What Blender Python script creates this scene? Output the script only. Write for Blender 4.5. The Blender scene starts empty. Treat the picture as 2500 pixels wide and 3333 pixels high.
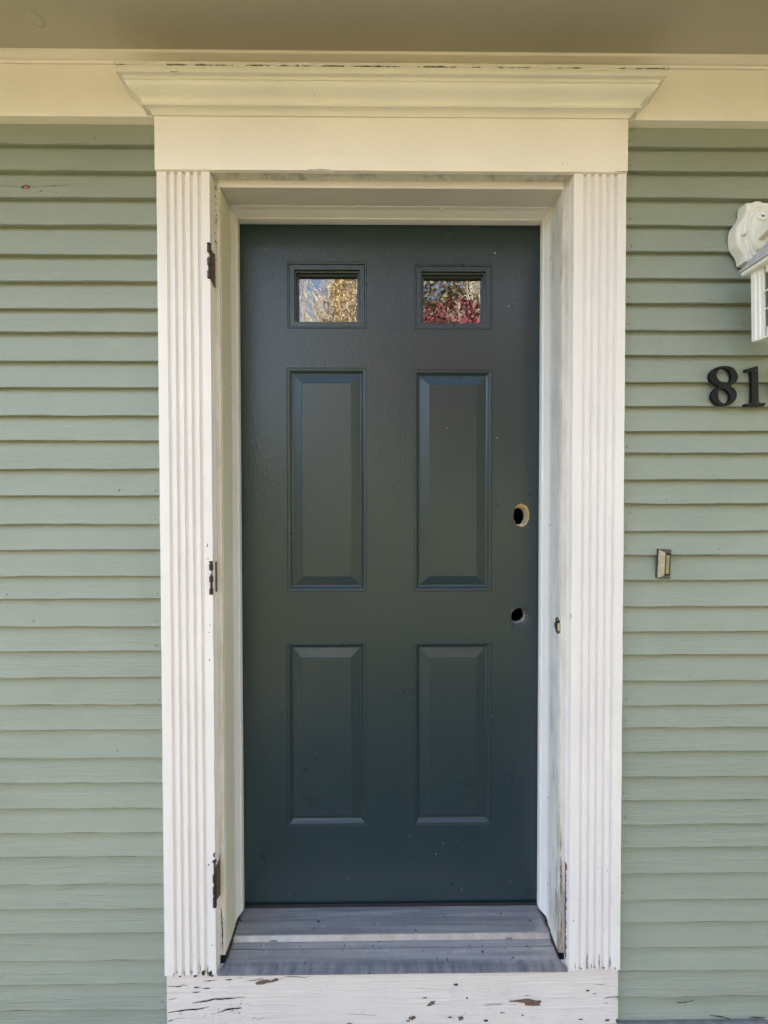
import bpy, bmesh, math, random
from mathutils import Vector, Matrix, noise
rad = math.radians
C = bpy.context.scene.collection
CAMY, CAMZ = -0.985, 1.45        # eye point; D below is the distance in front of it, z the height above it

# ------------------------------------------------------------------ camera, world, sun, exposure
F = 1251.0
YAW, PITCH, ROLL = rad(0.4836), rad(0.8806), rad(-0.0789)
fw = Vector((math.sin(YAW)*math.cos(PITCH), math.cos(YAW)*math.cos(PITCH), -math.sin(PITCH)))
rt0 = Vector((math.cos(YAW), -math.sin(YAW), 0)); up0 = rt0.cross(fw)
rt = rt0*math.cos(ROLL)+up0*math.sin(ROLL); up = up0*math.cos(ROLL)-rt0*math.sin(ROLL)
cam_d = bpy.data.cameras.new('camera'); cam = bpy.data.objects.new('camera', cam_d); C.objects.link(cam)
cam.matrix_world = Matrix(((rt.x, up.x, -fw.x, 0), (rt.y, up.y, -fw.y, CAMY), (rt.z, up.z, -fw.z, CAMZ), (0, 0, 0, 1)))
cam_d.sensor_fit = 'VERTICAL'; cam_d.sensor_height = 36.0; cam_d.lens = 36.0*F/3333.0
cam_d.clip_start = 0.02; cam_d.clip_end = 3000
bpy.context.scene.camera = cam

SUN_EL, SUN_AZ = rad(36), rad(-60)      # azimuth from +Y (behind the house) towards -X (left)
world = bpy.data.worlds.new('World'); bpy.context.scene.world = world; world.use_nodes = True
wn = world.node_tree.nodes; wl = world.node_tree.links
sky = wn.new('ShaderNodeTexSky'); sky.sky_type = 'NISHITA'; sky.sun_disc = False
sky.sun_elevation = SUN_EL; sky.sun_rotation = SUN_AZ
sky.air_density = 1.0; sky.dust_density = 3.0; sky.ozone_density = 1.0
wn['Background'].inputs['Strength'].default_value = 0.15
wl.new(sky.outputs[0], wn['Background'].inputs['Color'])
sd = bpy.data.lights.new('sun', 'SUN'); sd.energy = 5.0; sd.angle = rad(0.5); sd.color = (1.0, 0.93, 0.82)
so = bpy.data.objects.new('sun', sd); C.objects.link(so)
sdir = Vector((math.sin(SUN_AZ)*math.cos(SUN_EL), math.cos(SUN_AZ)*math.cos(SUN_EL), math.sin(SUN_EL)))
so.rotation_euler = sdir.to_track_quat('Z', 'Y').to_euler(); so.location = (-20, 5, 20)
vs = bpy.context.scene.view_settings
vs.view_transform = 'Standard'; vs.look = 'None'; vs.gamma = 1.0; vs.exposure = 2.87; vs.use_curve_mapping = False

# ------------------------------------------------------------------ helpers
def ray(px, py):
    return fw + rt*((px-1250)/F) - up*((py-1666.5)/F)
def P(px, py, D):                      # a point of the photograph at its real distance D
    d = ray(px, py); s = D/d.y
    return (d.x*s, D, d.z*s)
def X(px, D, py=1666): return P(px, py, D)[0]
def Z(py, D, px=1270): return P(px, py, D)[2]

class MB:
    def __init__(s): s.v = []; s.f = []; s.m = []; s.sm = []
    def add(s, vs_, fs, mi=0, smooth=False):
        b = len(s.v); s.v += [tuple(p) for p in vs_]
        for f in fs: s.f.append([b+i for i in f]); s.m.append(mi); s.sm.append(smooth)
    def quad(s, a, b, c, d, mi=0, smooth=False): s.add([a, b, c, d], [(0, 1, 2, 3)], mi, smooth)
    def box(s, x0, x1, d0, d1, z0, z1, mi=0):
        v = [(x, d, z) for z in (z0, z1) for d in (d0, d1) for x in (x0, x1)]
        s.add(v, [(0, 1, 5, 4), (1, 3, 7, 5), (3, 2, 6, 7), (2, 0, 4, 6), (4, 5, 7, 6), (0, 2, 3, 1)], mi)
    def loft(s, rings, mi=0, closed=True, caps=False, smooth=False):
        n = len(rings[0]); b = []; vv = []
        for r in rings: b.append(len(vv)); vv += list(r)
        fs = []
        for k in range(len(rings)-1):
            for i in range(n if closed else n-1):
                j = (i+1) % n
                fs.append((b[k]+i, b[k]+j, b[k+1]+j, b[k+1]+i))
        if caps: fs.append(tuple(range(n))[::-1]); fs.append(tuple(b[-1]+i for i in range(n)))
        s.add(vv, fs, mi, smooth)
    def tube(s, a, b, r0, r1, n=8, mi=0, caps=True, smooth=True):
        a = Vector(a); b = Vector(b); d = (b-a).normalized()
        u = d.orthogonal().normalized(); w = d.cross(u)
        R = []
        for p, r in ((a, r0), (b, r1)):
            R.append([tuple(p+(u*math.cos(t)+w*math.sin(t))*r) for t in [2*math.pi*i/n for i in range(n)]])
        s.loft(R, mi, True, caps, smooth)
    def dome(s, c, r, d=(0, -1, 0), h=0.5, n=8, mi=0):
        c = Vector(c); d = Vector(d).normalized(); u = d.orthogonal().normalized(); w = d.cross(u)
        R = []
        for k in range(4):
            t = k/3*math.pi/2*0.95
            R.append([tuple(c+(u*math.cos(a)+w*math.sin(a))*r*math.cos(t)+d*r*h*math.sin(t)) for a in [2*math.pi*i/n for i in range(n)]])
        s.loft(R, mi, True, True, True)
    def poly(s, pts, mi=0): s.add(pts, [tuple(range(len(pts)))], mi)
    def build(s, name, mats, parent=None, bevel=0, seg=2):
        me = bpy.data.meshes.new(name)
        off = Vector((0, CAMY, CAMZ))
        L = Vector((0, 0, 0)); q = parent
        while q is not None: L += q.location; q = q.parent
        me.from_pydata([tuple(Vector(p)+off-L) for p in s.v], [], s.f)
        if not isinstance(mats, (list, tuple)): mats = [mats]
        for m in mats: me.materials.append(m)
        me.polygons.foreach_set('material_index', s.m); me.polygons.foreach_set('use_smooth', s.sm)
        bm = bmesh.new(); bm.from_mesh(me); bmesh.ops.remove_doubles(bm, verts=bm.verts, dist=1e-6)
        bmesh.ops.recalc_face_normals(bm, faces=bm.faces); bm.to_mesh(me); bm.free()
        me.update()
        o = bpy.data.objects.new(name, me); C.objects.link(o)
        if parent is not None: o.parent = parent
        if bevel:
            b = o.modifiers.new('bevel', 'BEVEL'); b.width = bevel; b.segments = seg; b.limit_method = 'ANGLE'; b.angle_limit = rad(40)
        return o
def tag(o, label=None, cat=None, group=None, kind=None):
    for k, v in (('label', label), ('category', cat), ('group', group), ('kind', kind)):
        if v: o[k] = v
    return o
def thing(name, loc, label, cat, group=None):
    o = bpy.data.objects.new(name, None); C.objects.link(o)
    o.location = (loc[0], loc[1]+CAMY, loc[2]+CAMZ); o.empty_display_size = 0.1
    return tag(o, label, cat, group)

# ------------------------------------------------------------------ materials
class NT:
    def __init__(s, name):
        s.mat = bpy.data.materials.new(name); s.mat.use_nodes = True
        s.n = s.mat.node_tree.nodes; s.l = s.mat.node_tree.links; s.b = s.n['Principled BSDF']
        s.tc = s.n.new('ShaderNodeNewGeometry')
    def mapping(s, scale, rot=(0, 0, 0)):
        m = s.n.new('ShaderNodeMapping'); m.inputs['Scale'].default_value = scale; m.inputs['Rotation'].default_value = rot
        s.l.new(s.tc.outputs['Position'], m.inputs[0]); return m.outputs[0]
    def noise(s, scale, detail=4, rough=.55, vec=None, dist=0.0):
        n = s.n.new('ShaderNodeTexNoise'); n.inputs['Scale'].default_value = scale; n.inputs['Detail'].default_value = detail
        n.inputs['Roughness'].default_value = rough; n.inputs['Distortion'].default_value = dist
        s.l.new(vec if vec is not None else s.tc.outputs['Position'], n.inputs['Vector']); return n.outputs['Fac']
    def ramp(s, fac, a, b, ca=0.0, cb=1.0):
        r = s.n.new('ShaderNodeMapRange'); r.inputs[1].default_value = a; r.inputs[2].default_value = b
        r.inputs[3].default_value = ca; r.inputs[4].default_value = cb; s.l.new(fac, r.inputs[0]); return r.outputs[0]
    def math(s, op, a, b):
        m = s.n.new('ShaderNodeMath'); m.operation = op
        for i, q in enumerate((a, b)):
            if isinstance(q, (int, float)): m.inputs[i].default_value = q
            else: s.l.new(q, m.inputs[i])
        return m.outputs[0]
    def mix(s, fac, a, b):
        m = s.n.new('ShaderNodeMix'); m.data_type = 'RGBA'
        if isinstance(fac, float): m.inputs[0].default_value = fac
        else: s.l.new(fac, m.inputs[0])
        for i, q in ((6, a), (7, b)):
            if isinstance(q, tuple): m.inputs[i].default_value = (*q, 1)
            else: s.l.new(q, m.inputs[i])
        return m.outputs[2]
    def sep(s):
        m = s.n.new('ShaderNodeSeparateXYZ'); s.l.new(s.tc.outputs['Position'], m.inputs[0]); return m.outputs
    def color(s, c):
        if isinstance(c, tuple): s.b.inputs['Base Color'].default_value = (*c, 1)
        else: s.l.new(c, s.b.inputs['Base Color'])
    def bump(s, h, strength, dist, prev=None):
        b = s.n.new('ShaderNodeBump'); b.inputs['Strength'].default_value = strength; b.inputs['Distance'].default_value = dist
        s.l.new(h, b.inputs['Height'])
        if prev is not None: s.l.new(prev, b.inputs['Normal'])
        s.l.new(b.outputs[0], s.b.inputs['Normal']); return b.outputs[0]
    def set(s, **k):
        for a, v in k.items(): s.b.inputs[a.replace('_', ' ')].default_value = v
        return s

def paint_mat(name, col, dirt=(.30, .27, .20), amount=.35, vertical=True, rough=.5, speck=True, peel=0.0, grain=.35):
    t = NT(name)
    sc = (60, 60, 4) if vertical else (4, 60, 60)
    g = t.noise(1.0, 6, .6, t.mapping(sc), .4)
    big = t.noise(3.5, 3, .5)
    c = t.mix(t.ramp(big, .35, .7), tuple(x*.965 for x in col), tuple(min(1, x*1.03) for x in col))
    d = t.math('MULTIPLY', t.ramp(t.noise(9, 8, .7, t.mapping((3, 3, .8) if vertical else (.8, 3, 3))), .56, .78), t.ramp(g, .40, .62))
    c = t.mix(t.math('MULTIPLY', d, amount), c, dirt)
    if speck:
        sp = t.ramp(t.noise(75, 2, .5), .79, .81)
        c = t.mix(t.math('MULTIPLY', sp, .6), c, (.16, .12, .08))
    t.color(c)
    t.set(Roughness=rough)
    b = t.bump(g, grain, .0016)
    b = t.bump(t.noise(260, 3, .6), .55, .0010, b)
    t.bump(t.noise(30, 2, .5), .4, .0022, b)
    return t.mat

WHITE = (.82, .765, .725)
m_white = paint_mat('white_paint', WHITE, amount=.22, grain=.16)
m_whiteh = paint_mat('white_paint_horizontal', (.90, .83, .765), vertical=False, amount=.15, grain=.2)
m_crownp = paint_mat('crown_paint', (.83, .785, .70), vertical=False, amount=.22, grain=.2)
m_cap = paint_mat('cream_flashing_paint', (.77, .72, .64), vertical=False, amount=.2)
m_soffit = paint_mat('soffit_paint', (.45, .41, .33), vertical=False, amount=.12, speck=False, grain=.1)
m_vinyl = paint_mat('white_vinyl_stop', (.80, .77, .73), amount=.12, rough=.35, speck=False, grain=.05)
m_jamb = paint_mat('jamb_paint', (.73, .67, .53), amount=.5, rough=.45, grain=.1, speck=False)

def dirty_mat(name, col, bare=True):
    t = NT(name); z = t.sep()[2]
    g = t.noise(1.0, 7, .65, t.mapping((90, 90, 5)), .6)
    low = t.ramp(z, 1.0, .30)
    streak = t.ramp(t.noise(6, 8, .72, t.mapping((4, 4, .55))), .50, .66)
    up_ = t.ramp(z, 1.5, 2.25)
    m = t.math('MULTIPLY', streak, t.math('ADD', t.math('ADD', .15, t.math('MULTIPLY', low, .85)), t.math('MULTIPLY', up_, .35)))
    c = t.mix(t.math('MULTIPLY', t.ramp(t.noise(40, 5, .6, t.mapping((1, 1, .3))), .40, .65), .35), col, (.42, .39, .31))
    c = t.mix(m, c, (.13, .11, .085))
    if bare:
        bz = t.math('MULTIPLY', t.ramp(t.noise(3, 6, .6, t.mapping((8, 8, 1.4))), .60, .65), t.ramp(z, .80, .35))
        c = t.mix(bz, c, t.mix(g, (.30, .17, .09), (.17, .10, .06)))
    t.color(c); t.set(Roughness=.6)
    b = t.bump(g, .6, .001); t.bump(t.noise(200, 3, .6), .35, .0006, b)
    return t.mat
m_edge = dirty_mat('weathered_jamb_edge', (.66, .62, .55))
m_jambr = dirty_mat('mildewed_jamb_paint', (.69, .67, .63), False)

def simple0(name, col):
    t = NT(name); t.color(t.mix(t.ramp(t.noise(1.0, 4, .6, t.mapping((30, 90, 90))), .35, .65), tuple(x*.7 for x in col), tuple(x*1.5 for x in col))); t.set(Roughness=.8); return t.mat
def siding_mat():
    t = NT('sage_clapboard_paint')
    g = t.noise(1.0, 7, .62, t.mapping((7, 60, 170)), 1.0)
    g2 = t.noise(1.0, 3, .5, t.mapping((.8, 10, 14)), .3)
    c = t.mix(t.ramp(t.noise(2.2, 5, .6), .35, .7), (.262, .288, .225), (.300, .324, .255))
    c = t.mix(t.math('MULTIPLY', t.ramp(g, .45, .8), .12), c, (.40, .43, .37))
    sp = t.ramp(t.noise(38, 2, .5, t.mapping((.6, 1, 1))), .83, .84)
    c = t.mix(sp, c, (.06, .05, .045))
    z = t.sep()[2]
    cr = t.math('MULTIPLY', t.ramp(t.noise(1.0, 5, .6, t.mapping((9, 60, 130))), .72, .76), t.ramp(z, .50, .24))
    c = t.mix(cr, c, (.05, .05, .05))
    t.color(c); t.set(Roughness=.62)
    m = t.math('MULTIPLY', g, t.ramp(g2, .42, .66, .15, 1.0))
    low = t.math('MULTIPLY', m, t.ramp(z, 1.6, .3, .5, 1.0))
    b = t.bump(low, .8, .0042)
    b = t.bump(t.noise(150, 4, .6), .6, .0012, b)
    t.bump(t.noise(5, 2, .5, t.mapping((1, 3, 3))), .5, .006, b)
    return t.mat
m_siding = siding_mat()
m_shadeline = simple0('weathered_board_edge', (.125, .135, .10))  # painted shadow line for the bottom edge of each board

def door_mat():
    t = NT('dark_teal_door_paint')
    c = t.mix(t.ramp(t.noise(2.5, 4, .6), .35, .7), (.010, .025, .029), (.014, .031, .035))
    sm = t.ramp(t.noise(14, 6, .7), .60, .78)
    c = t.mix(t.math('MULTIPLY', sm, .0), c, (.16, .15, .12))
    sp = t.ramp(t.noise(60, 1, .5), .86, .87)
    c = t.mix(t.math('MULTIPLY', sp, .5), c, (.45, .45, .40))
    t.color(c)
    rr = t.ramp(t.noise(7, 5, .6), .3, .75, .27, .33)
    t.l.new(rr, t.b.inputs['Roughness']); t.set(Specular_IOR_Level=.6)
    b = t.bump(t.noise(150, 3, .55, t.mapping((1, 1, .55), (0, .5, 0)), .6), .42, .0018)
    t.bump(t.noise(22, 2, .5), .2, .002, b)
    return t.mat
m_door = door_mat()

def simple(name, col, rough=.5, metal=0.0, nscale=60, namt=.25, bump=.3, bd=.0006):
    t = NT(name); n = t.noise(nscale, 5, .6)
    t.color(t.mix(t.ramp(n, .3, .7), tuple(x*(1-namt) for x in col), tuple(min(1, x*(1+namt)) for x in col)))
    t.set(Roughness=rough, Metallic=metal); t.bump(n, bump, bd); return t.mat
m_black = simple('black_satin_metal', (.006, .006, .006), .5, 0.0, 90, .1, .1)
m_black.node_tree.nodes['Principled BSDF'].inputs['Specular IOR Level'].default_value = .22
m_bronze = simple('tarnished_dark_metal', (.060, .046, .036), .45, .5, 150, .45, .5)
m_rust = simple('rusty_brown_leaf_metal', (.13, .085, .045), .6, .2, 150, .5, .5)
m_nickel = simple('worn_pewter_metal', (.36, .31, .26), .38, 1.0, 120, .25, .25)
m_boredark = simple('bored_steel_edge', (.16, .15, .14), .4, .3, 90, .5, .6)
m_borelight = simple('bright_bored_edge', (.62, .58, .52), .4, .2, 90, .35, .6)
m_nickeld = simple('dark_pewter_metal', (.13, .12, .10), .42, .8, 120, .25, .25)
m_olive = simple('olive_push_button', (.30, .27, .14), .35, .3, 120, .15, .1)
m_rubber = simple('black_sweep_rubber', (.012, .012, .012), .6, 0, 80, .3, .4)
m_gapshade = simple('dark_interior', (.010, .009, .008), .9)
m_crack = simple('open_crack', (.030, .024, .020), .95)
m_knot = simple('orange_brown_knot', (.30, .12, .05), .8, 0, 200, .4, .6)
m_bare = simple('bare_brown_wood', (.155, .090, .060), .85, 0, 90, .35, .8, .001)
m_flake = simple('lifted_white_flake', (.86, .83, .82), .5)
m_fibre = simple('tan_fibreboard', (.55, .39, .18), .9, 0, 220, .4, .9, .0015)
m_foam = simple('pale_core_layers', (.55, .52, .47), .7, 0, 120, .3, .6)
m_lampw = simple('white_lamp_enamel', (.80, .775, .70), .42, 0, 60, .04, .15)
m_steel = simple('bright_screw_metal', (.6, .58, .54), .3, 1.0, 60, .1, .1)
m_white_speck = simple('white_paint_speck', (.75, .75, .72), .5)
def roofmetal():
    t = NT('speckled_grey_lamp_roof'); n = t.noise(150, 5, .7)
    t.color(t.mix(t.ramp(n, .35, .65), (.36, .34, .34), (.62, .59, .58))); t.set(Roughness=.6); t.bump(n, .5, .001); return t.mat
m_lroof = roofmetal()
def alum():
    t = NT('oxidised_aluminium_sill')
    st = t.noise(1.0, 5, .6, t.mapping((2, 60, 60)))
    bl = t.noise(7, 6, .65); fine = t.noise(60, 5, .7)
    c = t.mix(t.ramp(st, .38, .62), (.25, .245, .25), (.42, .40, .395))
    x = t.sep()[0]
    edge = t.math('MAXIMUM', t.ramp(x, -.20, -.42), t.ramp(x, .25, .48))
    c = t.mix(t.math('MULTIPLY', t.ramp(bl, .42, .66), t.math('ADD', .35, t.math('MULTIPLY', edge, .5))), c, (.44, .39, .35))
    c = t.mix(t.math('MULTIPLY', t.ramp(fine, .56, .72), .45), c, (.62, .60, .58))
    c = t.mix(t.ramp(t.noise(48, 2, .5), .70, .73), c, (.05, .04, .035))
    ny = t.sep()[1]; sc_ = t.noise(1.0, 6, .7, t.mapping((42, 9, 9)))
    nose_reflect = t.math('MULTIPLY', t.ramp(ny, .012, .004), t.ramp(t.noise(9, 5, .6), .3, .5, .45, .9))
    c = t.mix(t.math('MULTIPLY', nose_reflect, t.ramp(sc_, .70, .34)), c, (.115, .125, .165))  # darker reflection of the sloping front, painted as a blue-grey band
    back = t.math('MULTIPLY', t.ramp(ny, .075, .105), t.ramp(t.noise(1.0, 4, .6, t.mapping((3, 90, 9))), .42, .55, 0, .6))
    c = t.mix(back, c, (.17, .18, .215))
    t.color(c); t.set(Metallic=.5); t.l.new(t.ramp(fine, .3, .7, .28, .5), t.b.inputs['Roughness'])
    b = t.bump(t.noise(1.0, 3, .5, t.mapping((60, 15, 60))), .2, .0006); t.bump(fine, .35, .0006, b)
    return t.mat
m_alum = alum()
m_alumr = simple('sill_ridge_aluminium', (.33, .31, .28), .42, .35, 40, .15, .2)

def apron_mat():
    t = NT('peeling_apron_paint')
    g = t.noise(1.0, 8, .65, t.mapping((3, 80, 70)), 1.2)
    c = t.mix(t.ramp(t.noise(4, 5, .6), .35, .7), (.71, .635, .575), (.78, .705, .645))
    x, y, z = t.sep()
    endm = t.math('MAXIMUM', t.ramp(x, -.28, -.54), t.ramp(x, .42, .62))
    crm = t.math('MULTIPLY', t.ramp(t.noise(1.0, 6, .62, t.mapping((7, 60, 120)), .6), .665, .69), t.ramp(endm, 0, 1, .35, 1))
    c = t.mix(crm, c, (.05, .04, .035))
    c = t.mix(t.math('MULTIPLY', t.ramp(t.noise(30, 6, .7), .58, .75), .3), c, (.45, .40, .36))
    t.color(c); t.set(Roughness=.55)
    b = t.bump(t.math('SUBTRACT', g, crm), .9, .0022); t.bump(t.noise(220, 3, .6), .35, .0006, b)
    return t.mat
m_apron = apron_mat()

def glass_mat(name, tint, refl, wave):
    t = NT(name); t.n.remove(t.b)
    out = t.n['Material Output']
    gl = t.n.new('ShaderNodeBsdfGlossy'); gl.inputs['Roughness'].default_value = .004; gl.inputs['Color'].default_value = (.97, .97, .97, 1)
    tr = t.n.new('ShaderNodeBsdfTransparent'); tr.inputs['Color'].default_value = (*tint, 1)
    lw = t.n.new('ShaderNodeFresnel'); lw.inputs['IOR'].default_value = 1.5
    mx = t.n.new('ShaderNodeMixShader')
    f = t.math('ADD', lw.outputs[0], refl)
    t.l.new(f, mx.inputs[0]); t.l.new(tr.outputs[0], mx.inputs[1]); t.l.new(gl.outputs[0], mx.inputs[2])
    if wave:
        b = t.n.new('ShaderNodeBump'); b.inputs['Strength'].default_value = 1.0; b.inputs['Distance'].default_value = wave
        t.l.new(t.noise(55, 2, .5), b.inputs['Height']); t.l.new(b.outputs[0], gl.inputs['Normal'])
    t.l.new(mx.outputs[0], out.inputs['Surface']); return t.mat
m_glass = glass_mat('coated_door_glass', (.75, .78, .76), .115, .00004)
m_lampglass = glass_mat('dusty_lamp_glass', (.80, .76, .66), .10, .0006)

# ------------------------------------------------------------------ ground and setting
def leafy():
    t = NT('leaf_strewn_lawn')
    n = t.noise(14, 6, .7); n2 = t.noise(.5, 4, .6)
    leaf = t.mix(t.ramp(t.noise(30, 3, .6), .35, .65), (.085, .068, .025), (.09, .08, .033))
    grass = t.mix(n, (.03, .042, .015), (.05, .062, .023))
    t.color(t.mix(t.math('MULTIPLY', t.ramp(n, .36, .46), t.ramp(n2, .25, .5, .55, 1)), grass, leaf))
    t.set(Roughness=.9); t.bump(n, .8, .03); return t.mat
g = MB(); g.quad((-400, -400, -1.62), (400, -400, -1.62), (400, 400, -1.62), (-400, 400, -1.62))
tag(g.build('ground', leafy()), kind='structure')
g = MB(); g.box(-.95, 1.02, -.35, .99, -1.62, -1.352)
g.box(-.95, 1.02, -.70, -.352, -1.62, -1.49)
tag(g.build('concrete_stoop', simple('grey_concrete', (.18, .175, .17), .85, 0, 40, .2, .6, .002), bevel=.012), kind='structure')

# ------------------------------------------------------------------ house: body, roof, siding, trim
house = thing('house', (0.03, .998, -1.62), 'pale house with sage green clapboard siding, cream frieze and shadowed soffit around the doorway', 'house')
MI_SHADE = 4
XL, XR = -3.2, 4.2
JX0, JX1 = -.4100, .4695            # inner faces of the side jambs
HZ = Z(612, .995)                   # underside of the head jamb
SZ = Z(172, .95)                    # soffit height
w = MB()
w.box(XL, -.44, .9985, 1.15, -1.62, SZ+.05); w.box(.50, XR, .9985, 1.15, -1.62, SZ+.05)
w.box(-.44, .50, .9985, 1.15, HZ+.03, SZ+.05); w.box(-.44, .50, .9985, 1.15, -1.62, -1.235)
w.box(XL, XL+.12, 1.15, 7.0, -1.62, SZ+.05); w.box(XR-.12, XR, 1.15, 7.0, -1.62, SZ+.05)
w.box(XL+.12, XR-.12, 6.88, 7.0, -1.62, SZ+.05)
w.box(XL+.12, XR-.12, 1.15, 6.88, -1.36, -1.24)
w.build('wall', simple('wall_sheathing', (.30, .29, .26), .9), house)
OVER = .56                          # soffit reaches out to this distance
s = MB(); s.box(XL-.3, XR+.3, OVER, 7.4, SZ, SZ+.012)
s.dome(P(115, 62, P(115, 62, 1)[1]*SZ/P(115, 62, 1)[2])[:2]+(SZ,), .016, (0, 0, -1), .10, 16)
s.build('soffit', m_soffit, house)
fa = MB(); fa.box(XL-.3, XR+.3, OVER-.022, OVER-.001, SZ-.012, SZ+.15); fa.build('fascia', m_whiteh, house)
r = MB()
r.add([(XL-.4, OVER-.08, SZ+.16), (XR+.4, OVER-.08, SZ+.16), (XR+.4, 3.9, SZ+1.75), (XL-.4, 3.9, SZ+1.75), (XL-.4, 7.6, SZ+.16), (XR+.4, 7.6, SZ+.16)],
      [(0, 1, 2, 3), (3, 2, 5, 4), (0, 3, 4), (1, 5, 2)])
r.build('roof', simple('grey_shingles', (.09, .085, .08), .9, 0, 30, .3, .6, .004), house)

LY = [466.7,555.3,640.7,732,829,913,1003,1079.7,1175,1262,1352.7,1435,1526.7,1612,1706,1790,1876.6,1951,2041,2122.5,2208.4,2294.7,2379,2469.5,2549,2633.6,2712.7,2793,2882,2962,3041,3132,3208.6,3292.3]
RY = [475.7,557,646,731.6,818,905.6,985,1073,1154.7,1243,1324,1402,1475.6,1561.5,1639.7,1727.4,1807.4,1890,1974.7,2056,2134.3,2219.3,2296.6,2368.3,2448.3,2531,2606,2683,2761.6,2843.8,2928,3003,3088,3162,3246,3331]
DB, DT = .985, .9985
def siding(xa, xb, ys, px, xin, seed):
    rr = random.Random(seed); m = MB()
    zs = [P(px, y, DB)[2] for y in ys]
    while zs[-1] > -1.50: zs.append(zs[-1]-.0675)
    zs = [zs[0]+.075]+zs
    n = 90
    xs = [xa+(xb-xa)*i/n for i in range(n+1)]
    for i in range(1, len(zs)):
        top = zs[i-1]+.006; z0 = zs[i]; tilt = rr.uniform(-.0016, .0016); th = rr.uniform(-.0008, .0008)
        age = max(0, min(1, (-z0+.1)/1.3))
        rows = [[] for _ in range(6)]
        for x in xs:
            k = noise.noise(Vector((x*7, i*3.1+seed, 0)))*.0011+noise.noise(Vector((x*38, i*5.7, seed)))*(.0004+.0010*age)
            zb = z0+k+tilt*(x-(xa+xb)/2)
            d = DB+th+noise.noise(Vector((x*4, i*2.3, seed+9)))*.0007
            rows[0].append((x, DT+.0006, zb+.0012)); rows[1].append((x, d+.0006, zb)); rows[2].append((x, d, zb+.0006))
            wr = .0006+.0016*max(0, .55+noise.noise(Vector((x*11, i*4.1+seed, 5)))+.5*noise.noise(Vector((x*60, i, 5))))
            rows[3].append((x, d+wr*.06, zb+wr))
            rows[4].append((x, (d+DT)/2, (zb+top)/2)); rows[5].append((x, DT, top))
        m.loft(rows[:3], 0, False); m.loft(rows[2:4], MI_SHADE, False); m.loft(rows[3:], 0, False)  # the thin lowest row carries the painted shadow line
        for k in range(3):                       # painted-over nail heads and small blemishes
            xx = xin+(.022+rr.uniform(-.004, .004) if k == 0 else rr.uniform(.1, .8))*(1 if xb > xin+.01 else -1)
            if rr.random() < (.75 if k == 0 else .25):
                m.dome((xx, DB+.0024, z0+.014+rr.uniform(-.002, .004)), rr.uniform(.0020, .0034), h=.55, n=8)
    return m, zs
m, zl = siding(-2.6, -.5535, LY, 60, -.5535, 1)
# split knot with its crack on the third board
def chip(m, pts, mi):
    m.poly(pts, mi)
def blob(m, c, w_, h_, D, mi, seed, n=14, ang=0.0, dz=0.0):
    rr = random.Random(seed); pts = []
    for i in range(n):
        a = 2*math.pi*i/n; k = rr.uniform(.40, 1.18)
        u, v = math.cos(a)*w_/2*k, math.sin(a)*h_/2*k
        x, _, z = P(c[0]+u*math.cos(ang)-v*math.sin(ang), c[1]+u*math.sin(ang)+v*math.cos(ang), D)
        pts.append((x, D, z))
    m.poly(pts, mi)
def crack(m, pl, wd, D, mi, seed):
    rr = random.Random(seed); a = []; b = []
    pts = []
    for (x0, y0), (x1, y1) in zip(pl, pl[1:]):
        k = max(2, int(math.hypot(x1-x0, y1-y0)/7))
        pts += [(x0+(x1-x0)*i/k, y0+(y1-y0)*i/k) for i in range(k)]
    pts.append(pl[-1]); n = len(pts)-1
    for i, (x, y) in enumerate(pts):
        t = math.sin(math.pi*min(max(i/n, .02), .98))**.5*wd*rr.uniform(.45, 1.1)/2
        j = rr.uniform(-.7, .7)
        vert = abs(pl[-1][1]-pl[0][1]) > abs(pl[-1][0]-pl[0][0])
        if vert: a.append(P(x-t+j, y, D)); b.append(P(x+t+j, y, D))
        else: a.append(P(x, y-t+j, D)); b.append(P(x, y+t+j, D))
    m.loft([a, b], mi, False)
KD = DB+.0048
m.poly([P(x, y, KD) for x, y in ((68, 609), (78, 602), (92, 602), (98, 610), (89, 620), (80, 619))], 1)
m.poly([P(x, y, KD-.0004) for x, y in ((75, 609), (81, 604), (91, 604), (94, 610), (88, 617), (81, 615))], 5)
crack(m, [(0, 602), (40, 606), (66, 608)], 1.0, KD, 1, 6); crack(m, [(95, 608), (122, 607), (180, 604), (235, 602)], 1.3, KD, 1, 7)
crack(m, [(112, 619), (124, 623)], 1.2, KD, 1, 8)
m.build('siding', [m_siding, m_crack, m_bronze, m_bare, m_shadeline, m_knot], house)
m, zr = siding(.6160, 3.0, RY, 2120, .6160, 2)
KR = DB+.0016
crack(m, [(2202, 3264), (2230, 3262), (2258, 3257)], 5, KR, 1, 11)
crack(m, [(2310, 3306), (2350, 3310), (2390, 3320), (2440, 3324), (2470, 3322)], 6, KR-.0006, 1, 12)
crack(m, [(2184, 3243), (2230, 3240)], 5, KR-.001, 1, 13); crack(m, [(2440, 3312), (2490, 3312)], 4, KR-.0006, 1, 15)
crack(m, [(2095, 3232), (2104, 3228)], 3, KR, 1, 14)
blob(m, (2478, 2568), 4, 4, DB+.005, 1, 4); blob(m, (2406, 2829), 5, 6, DB+.002, 1, 5)
m.build('siding', [m_siding, m_crack, m_crack, m_crack, m_shadeline], house)

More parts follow.
